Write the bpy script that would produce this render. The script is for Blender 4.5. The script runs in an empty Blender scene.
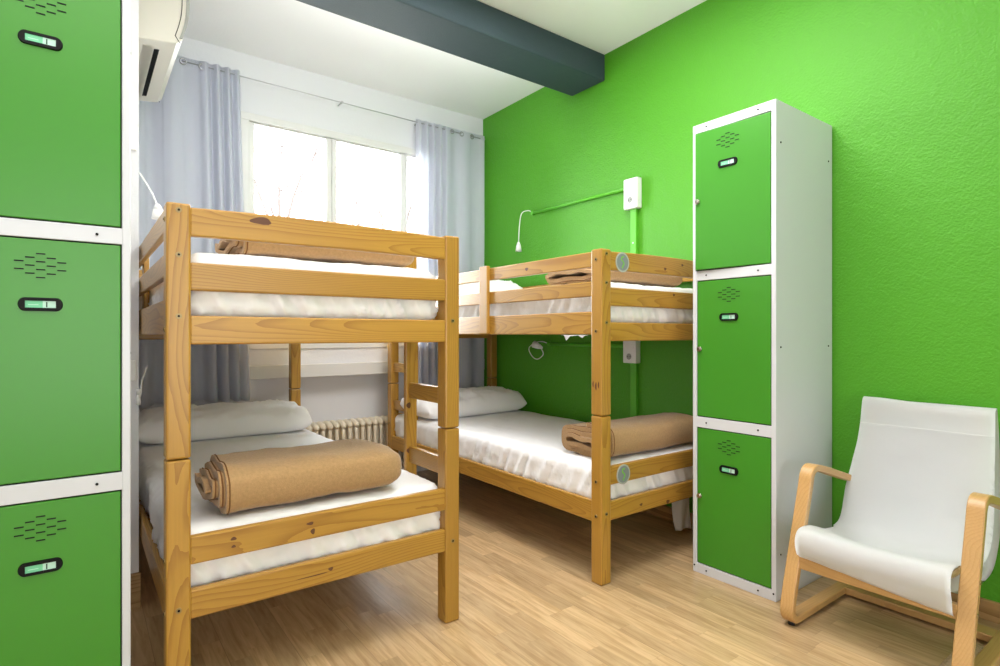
import bpy, bmesh, math, random
from mathutils import Vector, Matrix, noise

random.seed(7)
SC = bpy.context.scene
COL = SC.collection
W = {}                                    # world matrix of every object, by name
PI = math.pi

# ------------------------------------------------------------------ materials
def srgb(r, g, b):
    f = lambda c: (c/255/12.92) if c <= 10.31 else ((c/255+0.055)/1.055)**2.4
    return (f(r), f(g), f(b), 1)

def newmat(name):
    m = bpy.data.materials.new(name); m.use_nodes = True
    nt = m.node_tree; nt.nodes.clear()
    out = nt.nodes.new('ShaderNodeOutputMaterial')
    b = nt.nodes.new('ShaderNodeBsdfPrincipled')
    nt.links.new(b.outputs[0], out.inputs[0])
    return m, nt, b, out

def N(nt, t, **kw):
    n = nt.nodes.new(t)
    for k, v in kw.items():
        if k in n.inputs.keys(): n.inputs[k].default_value = v
        else: setattr(n, k, v)
    return n

def simple(name, col, rough=.5, metal=0, bump=0, bscale=200, spec=.5, var=0, coat=0, detail=2):
    m, nt, b, out = newmat(name)
    b.inputs['Base Color'].default_value = col
    b.inputs['Roughness'].default_value = rough
    b.inputs['Metallic'].default_value = metal
    b.inputs['Specular IOR Level'].default_value = spec
    b.inputs['Coat Weight'].default_value = coat
    tc = N(nt, 'ShaderNodeTexCoord')
    if bump:
        no = N(nt, 'ShaderNodeTexNoise', Scale=bscale, Detail=detail)
        bp = N(nt, 'ShaderNodeBump', Strength=bump, Distance=.004)
        nt.links.new(tc.outputs['Object'], no.inputs['Vector'])
        nt.links.new(no.outputs['Fac'], bp.inputs['Height'])
        nt.links.new(bp.outputs[0], b.inputs['Normal'])
    if var:
        n2 = N(nt, 'ShaderNodeTexNoise', Scale=3.0, Detail=4)
        nt.links.new(tc.outputs['Object'], n2.inputs['Vector'])
        mx = N(nt, 'ShaderNodeMix', data_type='RGBA')
        mx.inputs['A'].default_value = col
        mx.inputs['B'].default_value = tuple(c*(1-var) for c in col[:3])+(1,)
        nt.links.new(n2.outputs['Fac'], mx.inputs['Factor'])
        nt.links.new(mx.outputs['Result'], b.inputs['Base Color'])
    return m

def wood(name, light, dark, rough=.35, rings=26.0, coat=.15):
    """Pine: growth rings around a pith line beside the board, grain along local X."""
    m, nt, b, out = newmat(name)
    L = nt.links.new
    tc = N(nt, 'ShaderNodeTexCoord'); oi = N(nt, 'ShaderNodeObjectInfo')
    sc = N(nt, 'ShaderNodeVectorMath', operation='MULTIPLY'); sc.inputs[1].default_value = (.16, 1, 1)
    L(tc.outputs['Object'], sc.inputs[0])
    of = N(nt, 'ShaderNodeVectorMath', operation='MULTIPLY_ADD')
    cmb = N(nt, 'ShaderNodeCombineXYZ')
    mu = N(nt, 'ShaderNodeMath', operation='MULTIPLY_ADD'); mu.inputs[1].default_value = .12; mu.inputs[2].default_value = .03
    L(oi.outputs['Random'], mu.inputs[0])
    mu2 = N(nt, 'ShaderNodeMath', operation='MULTIPLY'); mu2.inputs[1].default_value = 7.3
    L(oi.outputs['Random'], mu2.inputs[0])
    L(mu2.outputs[0], cmb.inputs['X']); L(mu.outputs[0], cmb.inputs['Y'])
    mu3 = N(nt, 'ShaderNodeMath', operation='MULTIPLY_ADD'); mu3.inputs[1].default_value = -.08; mu3.inputs[2].default_value = .05
    L(oi.outputs['Random'], mu3.inputs[0]); L(mu3.outputs[0], cmb.inputs['Z'])
    ad = N(nt, 'ShaderNodeVectorMath', operation='ADD')
    L(sc.outputs[0], ad.inputs[0]); L(cmb.outputs[0], ad.inputs[1])
    # slow waviness of the ring line
    nz = N(nt, 'ShaderNodeTexNoise', Scale=6.0, Detail=1.5)
    L(ad.outputs[0], nz.inputs['Vector'])
    sb = N(nt, 'ShaderNodeVectorMath', operation='SUBTRACT'); sb.inputs[1].default_value = (.5, .5, .5)
    L(nz.outputs['Color'], sb.inputs[0])
    s2 = N(nt, 'ShaderNodeVectorMath', operation='SCALE'); s2.inputs['Scale'].default_value = .11
    L(sb.outputs[0], s2.inputs[0])
    a2 = N(nt, 'ShaderNodeVectorMath', operation='ADD'); L(ad.outputs[0], a2.inputs[0]); L(s2.outputs[0], a2.inputs[1])
    wv = N(nt, 'ShaderNodeTexWave', wave_type='RINGS', rings_direction='X', wave_profile='SAW', Scale=rings, Distortion=.6, Detail=2.0)
    wv.inputs['Detail Scale'].default_value = 2.0
    L(a2.outputs[0], wv.inputs['Vector'])
    cr = N(nt, 'ShaderNodeValToRGB')
    cr.color_ramp.elements[0].position = 0; cr.color_ramp.elements[0].color = light
    cr.color_ramp.elements[1].position = 1; cr.color_ramp.elements[1].color = dark
    e = cr.color_ramp.elements.new(.55); e.color = tuple(.82*a+.18*c for a, c in zip(light, dark))
    L(wv.outputs['Fac'], cr.inputs['Fac'])
    # fine fibre
    s3 = N(nt, 'ShaderNodeVectorMath', operation='MULTIPLY'); s3.inputs[1].default_value = (6, 220, 220)
    L(tc.outputs['Object'], s3.inputs[0])
    fb = N(nt, 'ShaderNodeTexNoise', Scale=1.0, Detail=2); L(s3.outputs[0], fb.inputs['Vector'])
    mr = N(nt, 'ShaderNodeMapRange'); mr.inputs['To Min'].default_value = .88; mr.inputs['To Max'].default_value = 1.08
    L(fb.outputs['Fac'], mr.inputs['Value'])
    mx = N(nt, 'ShaderNodeMix', data_type='RGBA', blend_type='MULTIPLY'); mx.inputs['Factor'].default_value = 1
    L(cr.outputs['Color'], mx.inputs['A']); L(mr.outputs[0], mx.inputs['B'])
    # board to board tone
    hs = N(nt, 'ShaderNodeHueSaturation')
    mv = N(nt, 'ShaderNodeMapRange'); mv.inputs['To Min'].default_value = .92; mv.inputs['To Max'].default_value = 1.06
    L(oi.outputs['Random'], mv.inputs['Value']); L(mv.outputs[0], hs.inputs['Value'])
    L(mx.outputs['Result'], hs.inputs['Color'])
    L(hs.outputs[0], b.inputs['Base Color'])
    b.inputs['Roughness'].default_value = rough
    b.inputs['Coat Weight'].default_value = coat
    b.inputs['Coat Roughness'].default_value = .25
    return m

def floor_mat():
    m, nt, b, out = newmat('oak_laminate')
    L = nt.links.new
    tc = N(nt, 'ShaderNodeTexCoord'); sx = N(nt, 'ShaderNodeSeparateXYZ'); L(tc.outputs['Object'], sx.inputs[0])
    def M(op, a, c=None, d=None):
        n = N(nt, 'ShaderNodeMath', operation=op)
        for i, v in enumerate((a, c, d)):
            if v is None: continue
            if hasattr(v, 'is_linked'): L(v, n.inputs[i])
            else: n.inputs[i].default_value = v
        return n.outputs[0]
    SW, SL = .064, .42
    xs = M('DIVIDE', sx.outputs['X'], SW)
    row = M('FLOOR', xs); fx = M('FRACT', xs)
    wn = N(nt, 'ShaderNodeTexWhiteNoise', noise_dimensions='1D'); L(row, wn.inputs['W'])
    ys = M('ADD', M('DIVIDE', sx.outputs['Y'], SL), M('MULTIPLY', wn.outputs['Value'], 9.0))
    cell = M('FLOOR', ys); fy = M('FRACT', ys)
    cv = N(nt, 'ShaderNodeCombineXYZ'); L(row, cv.inputs['X']); L(cell, cv.inputs['Y'])
    w2 = N(nt, 'ShaderNodeTexWhiteNoise', noise_dimensions='2D'); L(cv.outputs[0], w2.inputs['Vector'])
    # grain
    gx = N(nt, 'ShaderNodeCombineXYZ')
    L(M('MULTIPLY', sx.outputs['X'], 34.0), gx.inputs['X']); L(M('MULTIPLY', sx.outputs['Y'], 2.6), gx.inputs['Y'])
    L(M('MULTIPLY', w2.outputs['Value'], 40.0), gx.inputs['Z'])
    gn = N(nt, 'ShaderNodeTexNoise', Scale=1.6, Detail=6, Roughness=.62, Distortion=.6); L(gx.outputs[0], gn.inputs['Vector'])
    cr = N(nt, 'ShaderNodeValToRGB')
    cr.color_ramp.elements[0].position = .28; cr.color_ramp.elements[0].color = srgb(160, 127, 86)
    cr.color_ramp.elements[1].position = .62; cr.color_ramp.elements[1].color = srgb(198, 168, 128)
    L(gn.outputs['Fac'], cr.inputs['Fac'])
    mr = N(nt, 'ShaderNodeMapRange'); mr.inputs['To Min'].default_value = .82; mr.inputs['To Max'].default_value = 1.12
    L(w2.outputs['Value'], mr.inputs['Value'])
    mx = N(nt, 'ShaderNodeMix', data_type='RGBA', blend_type='MULTIPLY'); mx.inputs['Factor'].default_value = 1
    L(cr.outputs['Color'], mx.inputs['A']); L(mr.outputs[0], mx.inputs['B'])
    # joints: thin between staves, a little wider between planks of three strips
    pl = M('FRACT', M('DIVIDE', xs, 3.0))
    j1 = M('LESS_THAN', pl, .012); j2 = M('LESS_THAN', fy, .0035); j3 = M('LESS_THAN', fx, .012)
    jj = M('MAXIMUM', j1, M('MULTIPLY', M('MAXIMUM', j2, j3), .45))
    mj = N(nt, 'ShaderNodeMix', data_type='RGBA', blend_type='MIX'); L(M('MULTIPLY', jj, .42), mj.inputs['Factor'])
    L(mx.outputs['Result'], mj.inputs['A']); mj.inputs['B'].default_value = srgb(95, 68, 42)
    L(mj.outputs['Result'], b.inputs['Base Color'])
    b.inputs['Roughness'].default_value = .30
    b.inputs['Specular IOR Level'].default_value = .45
    return m

def stucco(name, col, strength=.35, scale=90, rough=.55, mid=None, spec=.4):
    m, nt, b, out = newmat(name)
    L = nt.links.new
    tc = N(nt, 'ShaderNodeTexCoord')
    n1 = N(nt, 'ShaderNodeTexNoise', Scale=scale, Detail=3, Roughness=.55); L(tc.outputs['Object'], n1.inputs['Vector'])
    n2 = N(nt, 'ShaderNodeTexNoise', Scale=scale*.22, Detail=2); L(tc.outputs['Object'], n2.inputs['Vector'])
    ad = N(nt, 'ShaderNodeMath', operation='MULTIPLY_ADD'); ad.inputs[1].default_value = .8
    L(n2.outputs['Fac'], ad.inputs[0]); L(n1.outputs['Fac'], ad.inputs[2])
    bp = N(nt, 'ShaderNodeBump', Strength=strength, Distance=.006); L(ad.outputs[0], bp.inputs['Height'])
    L(bp.outputs[0], b.inputs['Normal'])
    b.inputs['Base Color'].default_value = col
    b.inputs['Roughness'].default_value = rough
    b.inputs['Specular IOR Level'].default_value = spec
    return m

def fabric(name, col, rough=.9, weave=900, bump=.15, trans=0, fuzz=.0, mottled=0):
    m, nt, b, out = newmat(name)
    L = nt.links.new
    tc = N(nt, 'ShaderNodeTexCoord')
    no = N(nt, 'ShaderNodeTexNoise', Scale=weave, Detail=2); L(tc.outputs['Object'], no.inputs['Vector'])
    bp = N(nt, 'ShaderNodeBump', Strength=bump, Distance=.002); L(no.outputs['Fac'], bp.inputs['Height'])
    L(bp.outputs[0], b.inputs['Normal'])
    b.inputs['Base Color'].default_value = col; b.inputs['Roughness'].default_value = rough
    b.inputs['Specular IOR Level'].default_value = .15
    b.inputs['Sheen Weight'].default_value = fuzz
    if mottled:
        n2 = N(nt, 'ShaderNodeTexNoise', Scale=110, Detail=5, Roughness=.7); L(tc.outputs['Object'], n2.inputs['Vector'])
        mr = N(nt, 'ShaderNodeMapRange'); mr.inputs['From Min'].default_value = .3; mr.inputs['From Max'].default_value = .7
        mr.inputs['To Min'].default_value = 1-mottled; mr.inputs['To Max'].default_value = 1+mottled
        L(n2.outputs['Fac'], mr.inputs['Value'])
        mx = N(nt, 'ShaderNodeMix', data_type='RGBA', blend_type='MULTIPLY'); mx.inputs['Factor'].default_value = 1
        mx.inputs['A'].default_value = col; L(mr.outputs[0], mx.inputs['B'])
        L(mx.outputs['Result'], b.inputs['Base Color'])
    if trans:
        t = N(nt, 'ShaderNodeBsdfTranslucent'); t.inputs['Color'].default_value = col
        ms = N(nt, 'ShaderNodeMixShader'); ms.inputs[0].default_value = trans
        L(b.outputs[0], ms.inputs[1]); L(t.outputs[0], ms.inputs[2]); L(ms.outputs[0], out.inputs[0])
    return m

def glass_mat():
    m, nt, b, out = newmat('window_glass')
    nt.nodes.remove(b)
    t = N(nt, 'ShaderNodeBsdfTransparent'); t.inputs['Color'].default_value = (.97, .98, .98, 1)
    g = N(nt, 'ShaderNodeBsdfGlossy', Roughness=.03)
    fr = N(nt, 'ShaderNodeFresnel', IOR=1.45)
    ms = N(nt, 'ShaderNodeMixShader')
    nt.links.new(fr.outputs[0], ms.inputs[0]); nt.links.new(t.outputs[0], ms.inputs[1]); nt.links.new(g.outputs[0], ms.inputs[2])
    nt.links.new(ms.outputs[0], out.inputs[0])
    return m

PINE = wood('varnished_pine', srgb(180, 136, 54), srgb(154, 108, 38), rings=60)
BEECH = wood('pale_bentwood', srgb(198, 156, 100), srgb(190, 146, 90), rings=30)
OAKTRIM = wood('oak_skirting', srgb(176, 140, 92), srgb(140, 104, 62), rings=16)
KNOT = simple('pine_knot', srgb(96, 58, 34), .5)
FLOOR = floor_mat()
GREENWALL = stucco('green_stucco', srgb(80, 158, 32), .6, 95, .5)
WHITEWALL = stucco('white_wall_paint', srgb(222, 223, 227), .12, 70, .7)
CEIL = stucco('white_ceiling_paint', srgb(240, 240, 242), .10, 60, .8)
BEAMGREY = stucco('slate_grey_paint', srgb(54, 70, 78), .25, 120, .6)
LOCKGREEN = simple('green_powder_coat', srgb(62, 138, 36), .32, bump=.03, bscale=700, spec=.5)
LOCKWHITE = simple('white_powder_coat', srgb(208, 210, 216), .30, bump=.02, bscale=700, spec=.5)
BLACKP = simple('black_plastic', srgb(10, 11, 12), .55, spec=.2)
SLOTDARK = simple('slot_darkness', srgb(14, 30, 14), .8)
CARD = simple('pale_green_card', srgb(120, 205, 160), .6)
CARDW = simple('white_card', srgb(190, 228, 212), .6)
INK = simple('dark_ink', srgb(30, 70, 55), .7)
CHROME = simple('nickel', srgb(205, 200, 190), .22, 1)
BRASS = simple('zinc_bolt', srgb(150, 130, 88), .35, .7)
SHEET = fabric('white_cotton', srgb(247, 247, 249), .85, 1200, .08)
PILLOWM = fabric('white_pillow_cotton', srgb(248, 248, 250), .85, 1200, .08)
TAN = fabric('tan_fleece', srgb(172, 138, 96), .95, 420, .6, fuzz=.25, mottled=.14)
HEM = fabric('brown_hem_stitch', srgb(120, 84, 50), .95, 500, .4)
CANVAS = fabric('white_canvas', srgb(243, 244, 246), .8, 1000, .12)
CURTAIN = fabric('pale_lilac_curtain', srgb(236, 238, 245), .85, 900, .08, trans=.36)
RUGM = fabric('beige_loop_pile', srgb(205, 180, 150), .95, 260, 1.0, mottled=.3)
CREAM = simple('cream_radiator_enamel', srgb(232, 222, 200), .35, spec=.5)
ACWHITE = simple('aged_white_plastic', srgb(212, 208, 198), .4)
ACGREY = simple('grey_white_plastic', srgb(156, 160, 154), .35)
WPLASTIC = simple('white_plastic', srgb(238, 238, 238), .35)
GPLASTIC = simple('green_painted_plastic', srgb(92, 182, 44), .4, bump=.05, bscale=300)
FRAMEWHITE = simple('white_window_paint', srgb(216, 216, 214), .4)
STICKGREY = simple('silver_grey_sticker', srgb(126, 134, 136), .4)
STICKRIM = simple('sticker_rim', srgb(172, 174, 166), .4)
STICKGREEN = simple('lime_green_print', srgb(120, 196, 60), .5)
RUBBER = simple('black_rubber', srgb(22, 22, 24), .6)
STEELROD = simple('brushed_steel', srgb(190, 190, 192), .3, 1)
BARK = simple('grey_bark', srgb(66, 58, 55), .9)
GROUND = simple('outdoor_paving', srgb(170, 168, 160), .9)
GLASS = glass_mat()

# ------------------------------------------------------------------ object helpers
def link(name, me, mats, M=None, parent=None):
    o = bpy.data.objects.new(name, me); COL.objects.link(o)
    for m in (mats if isinstance(mats, (list, tuple)) else [mats]):
        me.materials.append(m)
    M = M or Matrix()
    if parent:
        o.parent = parent
        o.matrix_basis = W[parent.name].inverted() @ M
    else:
        o.matrix_basis = M
    W[o.name] = M
    return o

def tag(o, label, cat, group=None):
    o['label'] = label; o['category'] = cat
    if group: o['group'] = group
    return o

def thing(name, label, cat, loc, group=None):
    o = bpy.data.objects.new(name, None); COL.objects.link(o)
    o.location = loc; o.empty_display_size = .1
    W[o.name] = Matrix.Translation(loc)
    return tag(o, label, cat, group)

def struct(o):
    o['kind'] = 'structure'; return o

def todata(bm, name, smooth=False, recalc=True):
    if recalc: bmesh.ops.recalc_face_normals(bm, faces=bm.faces[:])
    me = bpy.data.meshes.new(name); bm.to_mesh(me); bm.free()
    if smooth:
        for p in me.polygons: p.use_smooth = True
    return me

def add_box(bm, lo, hi, mi=0, bev=0, seg=2):
    vs = [bm.verts.new((x, y, z)) for x in (lo[0], hi[0]) for y in (lo[1], hi[1]) for z in (lo[2], hi[2])]
    fs = [bm.faces.new([vs[i] for i in q]) for q in ((0, 1, 3, 2), (4, 6, 7, 5), (0, 4, 5, 1), (2, 3, 7, 6), (0, 2, 6, 4), (1, 5, 7, 3))]
    for f in fs: f.material_index = mi
    if bev:
        es = list({e for f in fs for e in f.edges})
        r = bmesh.ops.bevel(bm, geom=es, offset=bev, segments=seg, affect='EDGES', profile=.5, clamp_overlap=True)
        for f in r['faces']: f.material_index = mi
    return fs

ROT = {'x': Matrix(), 'y': Matrix.Rotation(PI/2, 4, 'Z'), 'z': Matrix.Rotation(-PI/2, 4, 'Y')}

def board(name, lo, hi, ax, mat, parent=None, bev=.004, knots=(), extra=None):
    """Box from lo to hi in world space; its mesh lies along local X so that the grain follows the board."""
    lo, hi = Vector(lo), Vector(hi); c = (lo+hi)/2
    M = Matrix.Translation(c) @ ROT[ax]
    R = ROT[ax].to_3x3().inverted()
    h = R @ ((hi-lo)/2); h = Vector((abs(h.x), abs(h.y), abs(h.z)))
    bm = bmesh.new(); add_box(bm, -h, h, 0, bev)
    for (wx, wy, wz, nrm, ra, rb) in knots:            # small oval knots set flush in a face
        p = M.inverted() @ Vector((wx, wy, wz)); n = (R @ Vector(nrm)).normalized()
        t = Vector((1, 0, 0)); s = n.cross(t)
        ring = []
        for k in range(14):
            a = 2*PI*k/14; w = 1+.14*math.sin(3*a+wx*9)
            ring.append(bm.verts.new(p + n*.0004 + t*ra*w*math.cos(a) + s*rb*w*math.sin(a)))
        f = bm.faces.new(ring); f.material_index = 1
        f.normal_update()
        if f.normal.dot(n) < 0: f.normal_flip()
    me = todata(bm, name, recalc=False)
    bm2 = None
    return link(name, me, [mat, KNOT], M, parent)

def mesh_box(name, lo, hi, mat, parent=None, bev=.0, seg=2, smooth=False):
    lo, hi = Vector(lo), Vector(hi); c = (lo+hi)/2
    bm = bmesh.new(); add_box(bm, lo-c, hi-c, 0, bev, seg)
    return link(name, todata(bm, name, smooth), mat, Matrix.Translation(c), parent)

def add_cyl(bm, p0, p1, r, n=14, mi=0, r1=None, cap=True):
    p0, p1 = Vector(p0), Vector(p1); d = (p1-p0).normalized()
    u = d.orthogonal().normalized(); v = d.cross(u); r1 = r if r1 is None else r1
    A = [bm.verts.new(p0 + (u*math.cos(2*PI*k/n)+v*math.sin(2*PI*k/n))*r) for k in range(n)]
    B = [bm.verts.new(p1 + (u*math.cos(2*PI*k/n)+v*math.sin(2*PI*k/n))*r1) for k in range(n)]
    for k in range(n):
        f = bm.faces.new((A[k], A[(k+1) % n], B[(k+1) % n], B[k])); f.material_index = mi; f.smooth = True
    if cap:
        for ring in (A[::-1], B):
            f = bm.faces.new(ring); f.material_index = mi

def add_tube(bm, pts, r, n=8, mi=0, rr=None):
    pts = [Vector(p) for p in pts]; rings = []
    up = None
    for i, p in enumerate(pts):
        d = (pts[min(i+1, len(pts)-1)] - pts[max(i-1, 0)]).normalized()
        if up is None: up = d.orthogonal().normalized()
        up = (up - d*up.dot(d)).normalized(); v = d.cross(up)
        q = rr[i] if rr else r
        rings.append([bm.verts.new(p + (up*math.cos(2*PI*k/n)+v*math.sin(2*PI*k/n))*q) for k in range(n)])
    for a, b in zip(rings, rings[1:]):
        for k in range(n):
            f = bm.faces.new((a[k], a[(k+1) % n], b[(k+1) % n], b[k])); f.material_index = mi; f.smooth = True
    bm.faces.new(rings[0][::-1]).material_index = mi; bm.faces.new(rings[-1]).material_index = mi

def bez(pts, n=8):
    """Catmull-Rom through pts."""
    P = [Vector(p) for p in pts]; out = []
    for i in range(len(P)-1):
        a, b, c, d = P[max(i-1, 0)], P[i], P[i+1], P[min(i+2, len(P)-1)]
        for k in range(n):
            t = k/n
            out.append(.5*((2*b)+(c-a)*t+(2*a-5*b+4*c-d)*t*t+(3*b-a-3*c+d)*t**3))
    out.append(P[-1]); return out

def grid_faces(bm, g, close_u=False, close_v=False, mi=0):
    nu, nv = len(g), len(g[0])
    for i in range(nu if close_u else nu-1):
        for j in range(nv if close_v else nv-1):
            f = bm.faces.new((g[i][j], g[(i+1) % nu][j], g[(i+1) % nu][(j+1) % nv], g[i][(j+1) % nv]))
            f.smooth = True; f.material_index = mi

def fbm(x, y, z, o=3):
    return noise.fractal(Vector((x, y, z)), .9, 2.1, o)

# ------------------------------------------------------------------ room shell
XG, YW, HC = 2.686, 3.85, 2.835             # green wall, window wall, ceiling
XS, YS = .182, 2.58                         # return of the left wall beside the bed
XA = .15                                    # left wall of the alcove by the window
XL, YB = -1.25, -1.9                        # behind the camera
NX0, NX1, NZ = .905, 2.05, .762             # radiator niche under the window
WX0, WX1, WZ0, WZ1 = .83, 2.16, .985, 2.445 # window opening

def shell(name, boxes, mat):
    bm = bmesh.new()
    for lo, hi in boxes: add_box(bm, lo, hi)
    return struct(link(name, todata(bm, name), mat))

shell('floor', [((XL-.1, YB-.1, -.1), (XG+.1, YW+.35, 0))], FLOOR)
shell('ceiling', [((XL-.1, YB-.1, HC), (XG+.1, YW+.35, HC+.1))], CEIL)
shell('wall_right', [((XG, YB-.1, 0), (XG+.12, YW+.3, HC))], GREENWALL)
shell('wall_back', [
    ((XA-.1, YW, NZ), (WX0, YW+.25, HC)), ((WX1, YW, NZ), (XG, YW+.25, HC)),
    ((WX0, YW, WZ1), (WX1, YW+.25, HC)), ((WX0, YW, NZ), (WX1, YW+.25, WZ0)),
    ((XA-.1, YW, 0), (NX0, YW+.25, NZ)), ((NX1, YW, 0), (XG, YW+.25, NZ)),
    ((NX0, YW+.13, 0), (NX1, YW+.25, NZ))], WHITEWALL)
shell('wall_left', [((XA-.1, YS+.1, 0), (XA, YW, HC)), ((XL, YS, 0), (XS, YS+.1, HC)), ((XL-.1, YB, 0), (XL, YS+.1, HC))], WHITEWALL)
shell('wall_front', [((XL-.1, YB-.1, 0), (XG, YB, HC))], WHITEWALL)
struct(mesh_box('trim_1', (XL, 2.49, 2.667), (XG, 2.79, HC), BEAMGREY, bev=.008))
struct(mesh_box('trim_2', (XA, YW-.026, NZ), (XG, YW, .85), FRAMEWHITE, bev=.004))
struct(board('baseboard_right', (XG-.014, YB, 0), (XG, YW, .075), 'y', OAKTRIM, bev=.003))
struct(board('baseboard_left', (XL, YS-.014, 0), (XS+.006, YS, .135), 'x', OAKTRIM, bev=.003))
struct(board('baseboard_back', (XA, YW-.012, 0), (NX0, YW, .075), 'x', OAKTRIM, bev=.003))

# window: outer frame, mullions and panes
def window():
    y0, y1 = YW-.012, YW+.06
    bm = bmesh.new()
    add_box(bm, (WX0-.028, y0, WZ0+.02), (WX0+.035, y1, WZ1-.03), 0, .003)
    add_box(bm, (WX1-.035, y0, WZ0+.02), (WX1+.02, y1, WZ1-.03), 0, .003)
    add_box(bm, (WX0-.028, y0, WZ1-.03), (WX1+.02, y1, WZ1+.018), 0, .003)
    add_box(bm, (WX0-.028, y0, WZ0-.03), (WX1+.02, y1, WZ0+.02), 0, .003)
    fr = struct(link('window_1', todata(bm, 'window_1'), FRAMEWHITE))
    def sash(x0, x1, t):
        b2 = bmesh.new(); z0, z1 = WZ0+.02, WZ1-.03
        for q in (((x0, z0), (x0+t, z1)), ((x1-t, z0), (x1, z1)), ((x0+t, z0), (x1-t, z0+t)), ((x0+t, z1-.008), (x1-t, z1))):
            add_box(b2, (q[0][0], YW+.008, q[0][1]), (q[1][0], YW+.05, q[1][1]), 0, .004)
        link('window_sash', todata(b2, 'window_sash'), FRAMEWHITE, None, fr)
        mesh_box('window_pane', (x0+t-.004, YW+.026, z0+t-.004), (x1-t+.004, YW+.031, z1-.004), GLASS, fr)
    sash(WX0+.035, 1.407, .036)
    sash(1.41, 1.972, .034)
    sash(1.975, WX1-.035, .02)
    hb = bmesh.new(); add_box(hb, (1.415, YW-.02, 1.55), (1.435, YW+.008, 1.62), 0, .004); add_cyl(hb, (1.425, YW-.035, 1.585), (1.425, YW-.02, 1.585), .008); add_box(hb, (1.419, YW-.045, 1.50), (1.431, YW-.033, 1.60), 0, .004)
    link('window_handle', todata(hb, 'window_handle'), WPLASTIC, None, fr)
window()

# ------------------------------------------------------------------ bunk beds
def add_bolt(parent, p, n):
    p, n = Vector(p), Vector(n)
    bm = bmesh.new()
    add_cyl(bm, p-n*.002, p+n*.0025, .0075, 16)
    add_cyl(bm, p+n*.0024, p+n*.0035, .0035, 6, 1)
    for v in bm.verts: v.co -= p
    link('bolt', todata(bm, 'bolt'), [BRASS, BLACKP], Matrix.Translation(p), parent)

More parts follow.
